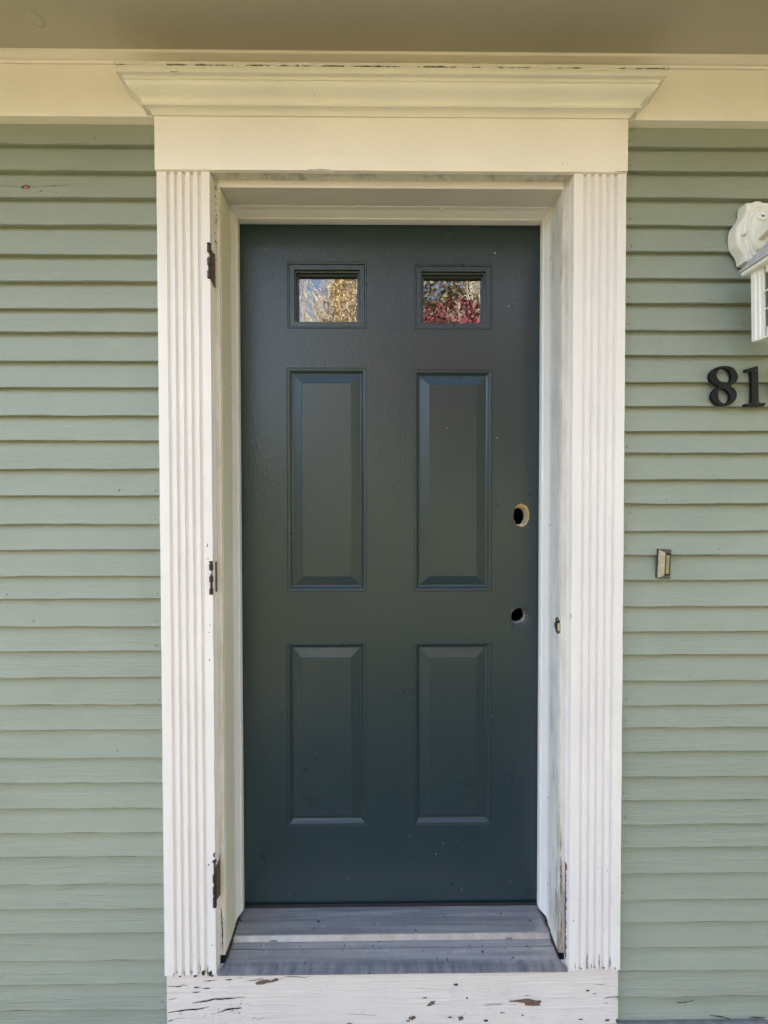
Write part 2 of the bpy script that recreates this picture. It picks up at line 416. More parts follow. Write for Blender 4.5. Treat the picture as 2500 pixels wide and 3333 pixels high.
# frieze board and bed moulding under the soffit (they run on behind the crown)
FD = .9735
zfl = P(60, 376, FD)[2]; zfr = P(2120, 390, FD)[2]
zf = (zfl+zfr)/2
def board(m, x0, x1, d0, d1, z0a, z0b, z1, n=40, amp=.0006, seed=0):
    a = []; rows = [[] for _ in range(4)]
    for i in range(n+1):
        x = x0+(x1-x0)*i/n; zb = z0a+(z0b-z0a)*i/n+noise.noise(Vector((x*9, seed, 0)))*amp
        rows[0].append((x, d1, zb)); rows[1].append((x, d0, zb)); rows[2].append((x, d0, z1)); rows[3].append((x, d1, z1))
    m.loft(rows, 0, False)
    for i in (0, n): m.poly([r_[i] for r_ in rows])
m = MB()
board(m, -2.7, -.552, FD, .9984, P(-3000, 372, FD)[2]*0+zfl-.001, zfl, SZ-.001, seed=3)
board(m, -.5518, .6128, FD, .9984, Z(400, FD), Z(400, FD), SZ-.001, seed=4)
board(m, .6130, 3.1, FD, .9984, zfr, zfr-.003, SZ-.001, seed=5)
m.build('frieze_board', m_whiteh, house, bevel=.0015)
m = MB()
prof = [(0, Z(218, FD)), (.0035, Z(218, FD)), (.0045, Z(214, .969)), (.0065, Z(203, .967))]
zc0, zc1 = Z(203, .967), Z(182, .950)
for i in range(1, 9):
    t = i/8*math.pi/2
    prof.append((.0065+.018*(1-math.cos(t)), zc0+(zc1-zc0)*math.sin(t)))
prof += [(.0265, zc1), (.0265, SZ), (0, SZ)]
m.loft([[(x, FD-.0002-p, z) for p, z in prof] for x in [-2.7+5.8*i/30 for i in range(31)]], 0, False)
m.build('bed_moulding', m_whiteh, house)

# ------------------------------------------------------------------ door surround
sur = thing('door_surround', (.03, .985, -1.34), 'white painted door surround with fluted pilasters, moulded crown and peeling apron', 'door frame')
HD, PD = .9650, .9700
hx0, hx1 = -.5565, .6172
ZH0 = (P(502, 552, HD)[2]+P(2043, 559, HD)[2])/2
ZH1 = Z(379, HD)
m = MB(); board(m, hx0, hx1, HD, .9975, ZH0, ZH0, ZH1+.002, n=60, amp=.0005, seed=8)
for a, b, y in ((400+300, 780, 552), (1700, 1760, 558)): crack(m, [(a*1.0+300, y), (b*1.0+300, y)], 2.2, HD-.0003, 1, a)
blob(m, (1832, 532), 5, 6, HD-.0003, 2, 3); blob(m, (1847, 532), 4, 4, HD-.0003, 2, 4)
m.build('header_board', [m_whiteh, m_crack, m_edge], sur, bevel=.0012)

def pilaster(x0, x1, seed, z0, cracks):
    m = MB(); rr = random.Random(seed); W = x1-x0
    gw = .0098; pitch = .01925; first = .0238
    prof = [(0, 0)]
    for k in range(5):
        a = first+pitch*k
        prof.append((a, 0))
        for j in range(1, 8):
            t = j/8; prof.append((a+gw*t, .0076*math.sin(math.pi*t)**.6))
        prof.append((a+gw, 0))
    prof.append((W, 0))
    edges = [0]+[i for i in range(len(prof))]
    rows = []
    NZ = 110; z1 = ZH0-.0004
    for k in range(NZ+1):
        z = z0+(z1-z0)*k/NZ; row = [(x0+.0003, .9975, z)]
        for u, d in prof:
            e = noise.noise(Vector((u*60, z*8, seed)))*.00045
            ex = 0
            if u in (0, W): ex = noise.noise(Vector((z*14, seed+u, 1)))*.0007
            zz = z
            if k == 0: zz = z+abs(noise.noise(Vector((u*240, seed, 2))))*.010
            row.append((x0+u+e+ex, PD+d+abs(noise.noise(Vector((u*40, z*20, seed))))*.0003, zz))
        row.append((x1-.0003, .9975, z)); rows.append(row)
    m.loft(rows, 0, False)
    n = len(rows[0]); m.poly([rows[-1][i] for i in range(n)]); m.poly([rows[0][i] for i in range(n)])
    for c in cracks:
        if c[0] == 'c': crack(m, c[1], c[2], PD-.0004, 1, rr.random())
        else: blob(m, c[1], c[2], c[3], PD-.0004, c[4], rr.random(), ang=c[5] if len(c) > 5 else 0)
    return m.build('pilaster', [m_white, m_crack, m_bare, m_flake], sur)
z5 = lambda x, y: (500+x/2.37, 2700+y/2.37)
z6 = lambda x, y: (1600+x/2.37, 2700+y/2.37)
pilaster(-.5548, -.4238, 21, -1.2020, [
    ('c', [z5(156, 1140), z5(155, 1105)], 3), ('c', [z5(290, 1135), z5(290, 1070)], 2.5), ('c', [z5(362, 1090), z5(356, 1030)], 3),
    ('c', [z5(418, 1135), z5(418, 1050)], 3), ('c', [z5(240, 1138), z5(238, 1095)], 2),
    ('b', z5(382, 1108), 15, 26, 1), ('b', z5(322, 1130), 16, 8, 1), ('b', z5(440, 1112), 14, 22, 1), ('b', z5(452, 1128), 16, 10, 2),
    ('b', z5(205, 1134), 14, 5, 1), ('b', z5(452, 893), 5, 6, 2), ('b', z5(424, 273), 7, 5, 1), ('b', z5(262, 655), 7, 9, 3),
    ('b', (675, 1775), 6, 14, 2), ('b', (677, 1818), 6, 3, 1), ('b', (684, 2034), 3, 5, 1), ('b', (681, 2058), 4, 6, 2), ('b', (682, 2148), 4, 9, 1),
    ('b', (612, 750), 3, 4, 2), ('b', (550, 776), 3, 5, 1), ('b', (601, 595), 3, 4, 1), ('b', z5(468, 195), 9, 22, 2)])
pilaster(.4845, .6165, 22, -1.2000, [
    ('c', [z6(742, 950), z6(736, 1020), z6(738, 1078)], 3.4), ('c', [z6(830, 960), z6(830, 1080)], 2.8), ('c', [z6(914, 990), z6(916, 1072)], 3.4),
    ('c', [z6(645, 1020), z6(648, 1078)], 2.2), ('c', [z6(770, 1030), z6(770, 1080)], 2), ('b', z6(866, 1068), 6, 10, 1), ('b', z6(952, 1070), 4, 12, 1), ('b', z6(690, 1072), 10, 3, 1),
    ('b', z6(895, 317), 4, 5, 2), ('b', z6(865, 773), 4, 4, 1), ('b', z6(690, 538), 4, 3, 1), ('b', z6(632, 705), 4, 6, 2), ('b', z6(622, 858), 4, 14, 3),
    ('b', z6(628, 960), 4, 16, 3), ('b', (1858, 2004), 3, 22, 2), ('b', z6(818, 296), 2.5, 3, 1)])

# crown with mitred returns
cp = [(0, Z(381, HD)), (.0030, Z(380, .962)), (.0030, Z(376, .962))]
z0c, z1c = Z(375, .9615), Z(348, .9500)
for i in range(0, 7):
    t = i/6*math.pi/2; cp.append((.0045+.0105*(1-math.cos(t)), z0c+(z1c-z0c)*math.sin(t)))
cp += [(.0185, Z(347.5, .9465)), (.0200, Z(346, .945)), (.0200, Z(342, .945)), (.0188, Z(340, .946))]
za, zb_ = Z(339, .9455), Z(264, .9215)
for i in range(0, 17):
    t = i/16; s_ = t*t*(3-2*t)
    s_ = .5-.5*math.cos(math.pi*t); cp.append((.0175+.0270*s_, za+(zb_-za)*(t+.055*math.sin(2*math.pi*t))))
cp += [(.0458, Z(263, .9192)), (.0462, Z(262, .9188)), (.0462, Z(251, .9188)), (.0462, Z(250, .9188)), (.0552, Z(239.5, .9098)), (.0558, Z(238, .9092)), (.0558, Z(223, .9092)), (0, Z(223, .9092))]
m = MB()
def crown_ring(p_, z_):
    pts = [(hx0-p_, FD-.0002), (hx0-p_, HD-p_)]
    n = 50
    pts += [(hx0-p_+(hx1-hx0+2*p_)*i/n, HD-p_) for i in range(1, n)]
    pts += [(hx1+p_, HD-p_), (hx1+p_, FD-.0002)]
    out = []
    for j, (x, d) in enumerate(pts):
        e = .0
        if j > n: x += noise.noise(Vector((z_*90, 3, 0)))*.0028
        e = noise.noise(Vector((x*3, z_*40, 6)))*.0005
        out.append((x, d+e*.5, z_+e))
    return out
rings = [crown_ring(p_, z_) for p_, z_ in cp]
m.loft(rings, 0, False, smooth=False)
m.poly(rings[-1])
crack(m, [(552, 232), (575, 234), (580, 230)], 2.4, .9088, 1, 5)
m.build('crown_moulding', [m_crownp, m_crack], sur, bevel=.0006)
# drip cap over the crown, caulked in places, open over a dark shade box in others
zt = Z(223, .9092); zcap = Z(205, .906)
m = MB(); rr = random.Random(12)
cx0, cx1 = hx0-.057, hx1+.057
m.box(cx0-.0015, cx1+.002, .9065, .9085, zt+.0060, zcap)
m.box(cx0-.0015, cx0, .9085, .972, zt+.0060, zcap); m.box(cx1+.0003, cx1+.002, .9085, .972, zt+.0060, zcap)
gaps = [(360+a/1.765, 360+b/1.765) for a, b in ((35, 105), (322, 442), (484, 588), (602, 680), (688, 706), (776, 878), (886, 914), (965, 1048), (1058, 1086), (1094, 1158), (1206, 1345), (1384, 1420), (1424, 1572), (1580, 1659))]
gaps += [(1260+a/1.765, 1260+b/1.765) for a, b in ((0, 75), (172, 190), (205, 350), (360, 400), (484, 540), (630, 672), (690, 735), (745, 826), (980, 1008), (1030, 1125), (1335, 1372), (1428, 1472), (1480, 1600))]
n = 700
lo, hi = [], []
for i in range(n+1):
    px = 376+(2172-376)*i/n; x = X(px, .908, 222)
    op = 0
    for a, b in gaps:
        if a < px < b:
            t = (px-a)/(b-a); op = max(op, math.sin(math.pi*t)**.2*(.42+.16*((b-a) > 55)+.5*noise.noise(Vector((px*.045, 0, 0)))+.35*noise.noise(Vector((px*.21, 0, 7)))))
    wv = noise.noise(Vector((px*.012, 4, 0)))*.0012
    z_ = zt+.0012+wv*.3
    lo.append((x, z_)); hi.append((x, z_+.0052*max(0, min(1.2, op)), wv))
R = [[(x, .9075, h[1] if h[1] > 0 else 0) for (x, z_), h in zip(lo, hi)]]
top_row = [(x, .9066, zt+.0062) for x, z_ in lo]
mid_row = [(h[0], .9066, h[1]) for h in hi]
back_row = [(h[0], .909, h[1]+.0003) for h in hi]
m.loft([top_row, mid_row, back_row], 0, False)
low_t = [(x, .9075, z_-.0001) for x, z_ in lo]; low_b = [(x, .9086, zt-.0010) for x, z_ in lo]; low_k = [(x, .9092, z_) for x, z_ in lo]
m.loft([low_k, low_t, low_b], 0, False)
m.box(cx0+.002, cx1-.002, .9094, .9235, zt+.0004, zt+.012, 1)  # dark box close behind the open gaps, standing in for their shade
m.build('drip_cap', [m_cap, m_gapshade], sur)

# jambs
JD = .9950
m = MB(); m.box(-.4390, JX0, JD, 1.175, -1.1790, HZ+.0230); jl = m.build('jamb', [m_edge], sur, bevel=.0015)
m = MB()
m.box(JX0-.00002, JX0+.0012, JD+.006, 1.060, -1.176, HZ); jsl = m.build('jamb_face', m_jamb, jl)
m = MB(); m.box(JX1, .4985, JD, 1.175, -1.1830, HZ+.0230); jr = m.build('jamb', [m_edge], sur, bevel=.0015)
m = MB(); m.box(JX1-.0012, JX1+.00002, JD+.006, 1.060, -1.180, HZ); m.build('jamb_face', m_jambr, jr)
m = MB(); m.box(JX0-.0008, JX1+.0008, JD+.0004, 1.175, HZ, HZ+.0208)
m.build('head_jamb', paint_mat('head_jamb_paint', (.66, .62, .56), vertical=False, amount=.35), sur, bevel=.0015)
# shadow board filling the small step between casing and jamb
m = MB(); m.box(-.4240, .4848, .9700+.004, JD-.0002, ZH0-.0005, ZH0+.006)
m.box(-.4236, .4844, JD+.012, JD+.03, HZ+.0212, HZ+.05)
m.build('head_return', m_edge, sur)
# bare wood and mildew along the inner edges, modelled as thin scars on the jamb edges
m = MB()
for pl, wd, mi in (([z6(535, 200), z6(537, 380), z6(533, 520)], 6, 0), ([z6(538, 640), z6(540, 780)], 4, 0), ([z6(531, 20), z6(531, 180)], 3, 0)):
    crack(m, pl, wd, JD-.0004, mi, 31)
for pl, wd in (([z5(520, 600), z5(530, 760), z5(536, 960)], 5), ([z5(512, 180), z5(506, 330)], 3)):
    crack(m, pl, wd, JD-.0004, 1, 33)
rr = random.Random(8)
for k in range(26):
    px = 704+rr.uniform(-3, 4); py = 590+rr.random()**1.4*330
    blob(m, (px, py), rr.uniform(2, 5), rr.uniform(3, 12), JD-.0003, 1, k, 9)
m.build('bare_patch', [m_bare, m_crack], sur)
# brown rot line between right casing and jamb
m = MB(); rr = random.Random(3); m.loft([[(.4843, .9865+rr.uniform(-.004, .004), -1.19+i*.0065) for i in range(40)], [(.4843, JD-.0003, -1.19+i*.0065) for i in range(40)]], 0, False); m.build('rotten_edge', m_bare, sur)

# weatherstrip stops with their screws
sp = [(0, 1.055), (.0012, 1.0552), (.0012, 1.0672), (.0072, 1.0890), (.0060, 1.0896), (.0060, 1.0908), (.0088, 1.0926), (.0098, 1.0990), (.0094, 1.1100), (.0075, 1.1165), (0, 1.1165)]
def stop(side):
    m = MB()
    if side == 'head':
        e = lambda q: [(JX0+q if False else x_, d, HZ-o_) for (o_, d), x_ in zip(sp, [0]*len(sp))]
        a = [(JX0+o_, d, HZ-o_*.75) for o_, d in sp]; b = [(JX1-o_, d, HZ-o_*.75) for o_, d in sp]
        m.loft([a, b], 0, False)
    else:
        sg = 1 if side == 'left' else -1; x0 = JX0 if side == 'left' else JX1
        k = .95 if side == 'left' else 1.2
        a = [(x0+sg*o_*k, d, HZ-o_*.75) for o_, d in sp]
        b = [(x0+sg*o_*k, d, -1.1620-(d-1.055)*.20) for o_, d in sp]
        m.loft([a, b], 0, False)
    o = m.build('weatherstrip', m_vinyl, sur)
    s_ = MB()
    if side == 'head':
        for px in (857, 1147, 1437, 1722):
            s_.dome((X(px, 1.059, 700), 1.0595, HZ-.0018), .0035, (0, 0, -1), .5)
    else:
        for py in ((815, 1263, 1710, 2150, 2540, 2925) if side == 'left' else (840, 1300, 1710, 2180, 2600, 2882)):
            s_.dome((x0+sg*.0018, 1.0595, Z(py, 1.0595)), .0030, (sg, 0, 0), .5)
    s_.build('screw', m_steel if side != 'head' else m_vinyl, o)
for s_ in ('left', 'right', 'head'): stop(s_)
# latch keeper on the right jamb side
m = MB()
kz0, kz1 = Z(2066, 1.01), Z(2010, 1.01)
def capsule(x, d0, d1, z0, z1, n=20):
    cd = (d0+d1)/2; rd = (d1-d0)/2; pts = []
    for i in range(n):
        a = 2*math.pi*i/n; zz = math.sin(a)*rd*.9+((z1-rd) if math.sin(a) > 0 else (z0+rd)); pts.append((x, cd+math.cos(a)*rd, zz))
    return pts
xk = JX1-.0013
m.loft([capsule(xk+.0004, .9985, 1.0205, kz0, kz1), capsule(xk-.0016, .9990, 1.0200, kz0+.0005, kz1-.0005)], 0, True, True)
m.box(xk-.0045, xk-.0010, 1.006, 1.0195, (kz0+kz1)/2-.0085, (kz0+kz1)/2+.0065, 1)
m.box(xk-.0060, xk-.0008, .9962, 1.0020, (kz0+kz1)/2-.010, (kz0+kz1)/2+.010, 2)
for zz in (kz0+.006, kz1-.006): m.dome((xk-.0016, 1.006, zz), .0038, (-1, 0, 0), .5, 10, 1)
m.build('latch_keeper', [m_bronze, m_nickel, m_steel], sur, bevel=.0004)

# old hinges at the left casing edge: barrel of knuckles, pin, leaf
def hinge(px, ytop, ybot, segs, pin_top, leaf, tilt=0, hollow=False):
    D = .9670; h = MB()
    x = X(px, D, (ytop+ybot)/2)
    r_ = .0048
    for a, b in segs:
        za, zb = P(px, a, D)[2], P(px, b, D)[2]
        n = 14; ro = [(x+math.cos(2*math.pi*i/n)*r_+tilt*(za+zb), D+math.sin(2*math.pi*i/n)*r_) for i in range(n)]
        ri = [(x+math.cos(2*math.pi*i/n)*r_*.6+tilt*(za+zb), D+math.sin(2*math.pi*i/n)*r_*.6) for i in range(n)]
        h.loft([[(u, v, zb) for u, v in ri], [(u, v, zb) for u, v in ro], [(u, v, za) for u, v in ro], [(u, v, za) for u, v in ri]], 0, True, False, False)
    o = h.build('hinge', m_bronze, sur, bevel=.0005)
    l_ = MB(); (la, lb, cut) = leaf
    za, zb = P(px, la, .98)[2], P(px, lb, .98)[2]
    l_.add([(x+.001, D+.003, za), (x+.0035, JD-.001, za-cut), (x+.0035, JD-.001, zb-.004), (x+.001, D+.003, zb+.004),
            (x-.0008, D+.003, za), (x+.0017, JD-.001, za-cut), (x+.0017, JD-.001, zb-.004), (x-.0008, D+.003, zb+.004)],
           [(0, 1, 2, 3), (7, 6, 5, 4), (0, 4, 5, 1), (1, 5, 6, 2), (2, 6, 7, 3), (3, 7, 4, 0)])
    l_.build('leaf', m_rust, o)
    p_ = MB(); z_top = P(px, pin_top, D)[2]; z_bot = P(px, segs[-1][0] if hollow else ybot-3, D)[2]
    p_.tube((x, D, z_top), (x, D, z_bot), r_*.55, r_*.55, 10); p_.dome((x, D, z_top-.001), r_*1.15, (0, 0, 1), .45, 12)
    p_.tube((x, D, z_top-.0035), (x, D, z_top-.001), r_*.7, r_*1.15, 12)
    p_.build('pin', m_bronze, o)
    if not hollow:
        q = MB(); q.tube((x, D-.0006, P(px, segs[0][1]+2, D)[2]), (x, D-.0006, P(px, segs[1][0]-2, D)[2]), r_*.5, r_*.5, 10); q.build('bare_pin_section', m_steel, o)
hinge(681, 790, 908, [(800, 820), (841, 862), (882, 905)], 793, (815, 922, .002))
hinge(687.5, 1825, 1935, [(1836, 1855), (1876, 1895), (1916, 1935)], 1828, (1832, 1925, -.002))
hinge(699, 2798, 2951, [(2848, 2870), (2887, 2910), (2920, 2951)], 2802, (2812, 2925, 0), hollow=True)

# threshold sill
th = thing('threshold', (.03, 1.05, -1.20), 'oxidised grey aluminium threshold with pale ridge, below the dark door', 'threshold')
def dz(py, z, px=1270):
    d = ray(px, py); return z/d.z*d.y
rows = []
prof_t = [(1.140, -1.1795), (1.121, -1.1795)]
ridge_d = dz(3041, -1.1815)
prof_t += [(dz(3015, -1.1810)+.006, -1.1812), (ridge_d+.003, -1.1815)]
d2 = dz(3062, -1.1910)
prof_r = [(ridge_d+.003, -1.1810), (ridge_d, -1.1815), (ridge_d-.0012, -1.1830), (d2, -1.1910)]
g1 = dz(3085, -1.1935)
prof_l = [(d2+.001, -1.1905), (d2-.0005, -1.1935), (d2-.0012, -1.1912), (g1+.0012, -1.1933), (g1+.0006, -1.1965), (g1-.0010, -1.1965), (g1-.0014, -1.1937), (dz(3122, -1.1968), -1.1968), (.9790, -1.2000), (.9720, -1.2010), (.9712, -1.2050), (.9735, -1.2075)]
def xw(d): return (JX0+.0012+(0 if d > JD else -.0125), JX1-.0012+(0 if d > JD else .0135))
def sill_rows(pr): 
    out = []
    for d, z in pr:
        a, b = xw(d); out.append([(a+(b-a)*i/40, d, z+noise.noise(Vector((a+(b-a)*i/40*6, d*30, 2)))*.0004) for i in range(41)])
    return out
prof_l2 = []
for q in prof_l:
    prof_l2.append(q)
pl_a = [q for q in prof_l if q[0] > JD]; pl_b = [q for q in prof_l if q[0] <= JD]
m = MB(); m.loft(sill_rows(prof_t), 0, False); m.loft(sill_rows(pl_a+[(JD+.0005, -1.1971)]), 0, False)
m.loft(sill_rows([(JD+.0004, -1.1971)]+pl_b), 0, False)
m.build('sill_plate', m_alum, th)
m = MB(); m.loft(sill_rows(prof_r), 0, False)
m.build('ridge', m_alumr, th, bevel=.0004)
for px in (893, 1655):
    m = MB(); x = X(px, ridge_d, 3060); m.box(x-.009, x+.009, d2-.005, d2+.004, -1.1905, -1.1878)
    m.build('clip', m_alumr, th, bevel=.0006)
                                            # dirt packed into both corners
for sx, x0 in ((1, JX0+.0013), (-1, JX1-.0013)):
    m = MB()
    rr = random.Random(5+sx); a = []; b = []
    for i in range(30):
        d = JD+.004+(1.115-JD-.004)*i/29
        zz = -1.1930+(d-JD)*.10+.0016 if d < ridge_d else -1.1790
        a.append((x0+sx*rr.uniform(.002, .0058), d, zz+.0002)); b.append((x0-sx*.001, d, zz+.006))
    m.loft([a, b], 0, False)
    m.build('packed_dirt', m_crack, th)

m = MB(); rr = random.Random(61)
for k in range(46):
    px, py = rr.uniform(770, 1790), rr.choice((rr.uniform(2975, 3030), rr.uniform(3072, 3095), rr.gauss(3082, 5)))
    zz0 = -1.1805 if py < 3041 else -1.1925; d_ = dz(py, zz0, px); q = P(px, py, d_)
    m.dome((q[0], q[1], q[2]), rr.uniform(.0006, .0020), (0, 0, 1), .6, 6)
tag(m.build('grit', m_crack), kind='stuff', label='dark grit scattered over the metal threshold', cat='grit')
# apron
m = MB()
AX0, AX1, AD = P(543, 3190, .9775)[0], P(2012, 3170, .9775)[0], .9775
n = 120; rows = [[] for _ in range(9)]
for i in range(n+1):
    x = AX0+(AX1-AX0)*i/n
    for k in range(9):
        t = k/8; z = -1.2035-(.150)*t
        e = noise.noise(Vector((x*10, z*90, 3)))*.0009
        ex = (noise.noise(Vector((z*80, 7, i)))*.0016 if i in (0, n) else 0)
        rows[k].append((x+ex, AD+e*.5, z))
m.loft([[(x, .9975, z) for x, d, z in rows[0]]]+rows, 0, False)
m.poly([r_[0] for r_ in rows]+[(AX0, .9975, -1.35), (AX0, .9975, -1.2035)]); m.poly([r_[-1] for r_ in rows]+[(AX1, .9975, -1.35), (AX1, .9975, -1.2035)])
ad = AD-.0009
for pts in ([z5(*q) for q in ((785,1190),(790,1180),(815,1168),(850,1160),(885,1158),(900,1168),(925,1155),(945,1149),(966,1152),(960,1165),(920,1178),(870,1186),(850,1195),(800,1198))],
            [z6(*q) for q in ((133,1318),(150,1322),(200,1314),(240,1310),(260,1306),(300,1307),(340,1320),(380,1318),(386,1330),(372,1342),(378,1358),(330,1361),(260,1358),(255,1340),(200,1332),(145,1330))]):
    m.poly([P(x, y, ad) for x, y in pts], 2)
zz = lambda x, y: (700+x/1.4426, 2900+y/1.4426)
for c, w_, h_, mi, an in ((zz(1015, 530), 34, 15, 2, -.3), (zz(1155, 598), 26, 16, 2, 0), (zz(1130, 440), 22, 8, 1, -.2), (zz(925, 598), 26, 16, 2, -.2), (zz(905, 610), 20, 6, 1, 0),
                          (zz(1105, 593), 18, 6, 1, 0), (zz(1272, 608), 16, 9, 1, 0), (zz(1445, 585), 6, 5, 1, 0), (zz(1350, 572), 18, 4, 1, 0), (zz(630, 622), 20, 5, 1, 0), (zz(1183, 503), 8, 8, 1, 0),
                          (zz(985, 502), 22, 4, 1, -.1), (z6(740, 1243), 18, 5, 1, 0), (z6(795, 1268), 13, 3, 1, 0), (z6(885, 1338), 18, 3, 1, 0), (z6(690, 1465), 18, 6, 1, 0), (z6(240, 1433), 6, 6, 1, 0),
                          (z6(890, 1472), 20, 9, 2, 0), (zz(1250, 405), 9, 8, 3, 0), (zz(1250, 407), 3.5, 3.5, 1, 0), (zz(830, 442), 14, 4, 3, 0), (zz(1560, 620), 16, 4, 3, 0), (z5(582, 1160), 30, 5, 1, -.05),
                          (z6(968, 1480), 8, 18, 1, 0), (z6(972, 1292), 5, 8, 1, 0)):
    blob(m, c, w_, h_, ad-.0001, mi, c[0], ang=an)
    if mi == 2: pass
for pl, wd in (([z5(385, 1172), z5(490, 1162)], 3), ([z5(645, 1147), z5(690, 1142)], 3), ([z5(720, 1170), z5(800, 1160), z5(850, 1152)], 3), ([z5(110, 1210), z5(200, 1212), z5(225, 1198), z5(270, 1210)], 3),
               ([z5(300, 1258), z5(360, 1252)], 3), ([z5(305, 1218), z5(365, 1217)], 4), ([z5(375, 1228), z5(440, 1226)], 3.5), ([z5(300, 1340), z5(400, 1325), z5(470, 1308), z5(620, 1303)], 5),
               ([z5(110, 1415), z5(230, 1395), z5(330, 1388), z5(430, 1368)], 5), ([z5(500, 1415), z5(560, 1390), z5(680, 1375)], 7), ([z5(970, 1155), z5(1030, 1135), z5(1140, 1138), z5(1160, 1145), z5(1215, 1128)], 2),
               ([z5(110, 1316), z5(185, 1300)], 2), ([z5(110, 1480), z5(150, 1468)], 4), ([z6(800, 1198), z6(880, 1196)], 2), ([z6(870, 1305), z6(920, 1293), z6(975, 1290)], 3), ([z6(250, 1285), z6(300, 1280)], 2),
               ([zz(0, 510), zz(85, 506)], 4)):
    crack(m, pl, wd, ad-.0002, 1, wd+pl[0][0])
rr = random.Random(77)
for k in range(55):
    cx, cy, sx, sy = rr.choice(((640, 1330, 60, 22), (290, 1460, 100, 25), (690, 1445, 70, 30), (420, 1440, 60, 30), (560, 1400, 60, 18)))
    blob(m, z5(cx+rr.gauss(0, sx), cy+rr.gauss(0, sy)), rr.uniform(1.5, 7), rr.uniform(1.2, 3), ad-.0003, 1, k, 8)
for k in range(22):
    c = (rr.uniform(560, 2000), rr.uniform(3190, 3325)); blob(m, c, rr.uniform(1.5, 8), rr.uniform(1, 2.4), ad-.0003, rr.choice((1, 3)), k, 8)
m.build('apron_board', [m_apron, m_crack, m_bare, m_flake], sur)

# ------------------------------------------------------------------ the door
DD = 1.1180
door = thing('front_door', (.03, DD, -1.178), 'dark teal six panel front door with two small windows and empty lock holes', 'door')
dx0, dx1, dz0, dz1 = -.4085, .4680, -1.1775, HZ-.001
def rect(x0, x1, y0, y1): return (P(x0, (y0+y1)/2, DD)[0], P(x1, (y0+y1)/2, DD)[0], P((x0+x1)/2, y1, DD)[2], P((x0+x1)/2, y0, DD)[2])
lites = [rect(935, 1194, 852, 1070), rect(1348, 1604, 859, 1073)]
panels = [rect(934, 1193, 1197, 1926), rect(1347, 1602, 1203, 1925), rect(934, 1193, 2091, 2688), rect(1347, 1600, 2090, 2685)]
c1 = P(1697, 1677, DD); c2 = P(1692, 2008, DD)
holes = [(c1[0], c1[2], .0235, .0335), (c2[0], c2[2], .0255, .0260)]
hc = [(x-.030, x+.030, z-.040, z+.040) for x, z, _, _ in holes]
rects = lites+panels+hc
xs = sorted({dx0, dx1} | {v for r_ in rects for v in r_[:2]}); zs = sorted({dz0, dz1} | {v for r_ in rects for v in r_[2:]})
m = MB()
for i in range(len(xs)-1):
    for j in range(len(zs)-1):
        mx, mz = (xs[i]+xs[i+1])/2, (zs[j]+zs[j+1])/2
        if any(a < mx < b and c < mz < d for a, b, c, d in rects): continue
        m.quad((xs[i], DD, zs[j]), (xs[i+1], DD, zs[j]), (xs[i+1], DD, zs[j+1]), (xs[i], DD, zs[j+1]))
def hole_ring(cx, cz, rx, rz, seed, rag, n=48):
    rr = random.Random(seed); pts = []
    for i in range(n):
        a = 2*math.pi*i/n; k = 1+noise.noise(Vector((math.cos(a)*2.2, math.sin(a)*2.2, seed)))*rag
        if rag > .05:
            k += rr.uniform(-.012, .012)
            if abs(a-math.pi*.93) < .25: k *= .94
        pts.append((cx+math.cos(a)*rx*k, cz+math.sin(a)*rz*k))
    return pts
rings_h = [hole_ring(*holes[0], 4, .12), hole_ring(*holes[1], 9, .01)]
for (x0, x1, z0, z1), pts, (cx, cz, _, _) in zip(hc, rings_h, holes):
    n = len(pts); outer = []
    for i in range(n):
        a = 2*math.pi*i/n; u, v = math.cos(a), math.sin(a)
        k = min((x1-cx)/abs(u) if abs(u) > 1e-9 else 9, (z1-cz)/abs(v) if abs(v) > 1e-9 else 9)
        outer.append((cx+u*k, cz+v*k))
    m.loft([[(x, DD, z) for x, z in outer], [(x, DD, z) for x, z in pts]])
    for q, (sx, sz) in enumerate(((1, 1), (-1, 1), (-1, -1), (1, -1))):
        cxr, czr = (x1 if sx > 0 else x0), (z1 if sz > 0 else z0)
        ang = math.atan2(sz*(z1-cz), sx*(x1-cx)) % (2*math.pi); i = int(ang/(2*math.pi)*n)
        a, b = outer[i], outer[(i+1) % n]
        m.add([(a[0], DD, a[1]), (b[0], DD, b[1]), (cxr, DD, czr)], [(0, 1, 2)])
m.loft([[(dx0, DD, dz0), (dx1, DD, dz0), (dx1, DD, dz1), (dx0, DD, dz1)], [(dx0, DD+.044, dz0), (dx1, DD+.044, dz0), (dx1, DD+.044, dz1), (dx0, DD+.044, dz1)]])
# scars: a stamped ring round the lower bore, a scuff, pale specks
cx, cz = holes[1][:2]
R = []
for k, (r_, h) in enumerate(((.0278, -.0001), (.0286, .0007), (.0294, .0007), (.0302, -.0001))):
    R.append([(cx+math.cos(a)*r_, DD-h, cz-.0008+math.sin(a)*r_) for a in [2*math.pi*i/48 for i in range(48)]])
m.loft(R, 0, True)
R = []
for k, (r_, h) in enumerate(((.0310, -.0001), (.0316, .0004), (.0324, -.0001))):
    R.append([(cx+math.cos(a)*r_, DD-h, cz-.003+math.sin(a)*r_*1.03) for a in [math.pi+math.pi*1.1*i/40 for i in range(41)]])
m.loft(R, 0, False)
rr = random.Random(41)
for px, py, w_, h_ in ((868, 1855, 16, 4), (872, 1866, 6, 12), (862, 1870, 5, 9), (880, 1872, 14, 5), (874, 1882, 10, 4), (1222, 1130, 6, 6), (1495, 1940+145, 10, 4), (1495, 2079, 7, 3), (1310, 1127, 4, 5)):
    c = P(px, py, DD); m.dome((c[0], DD+.0004, c[2]), w_/F*.45, h=.18, n=9)
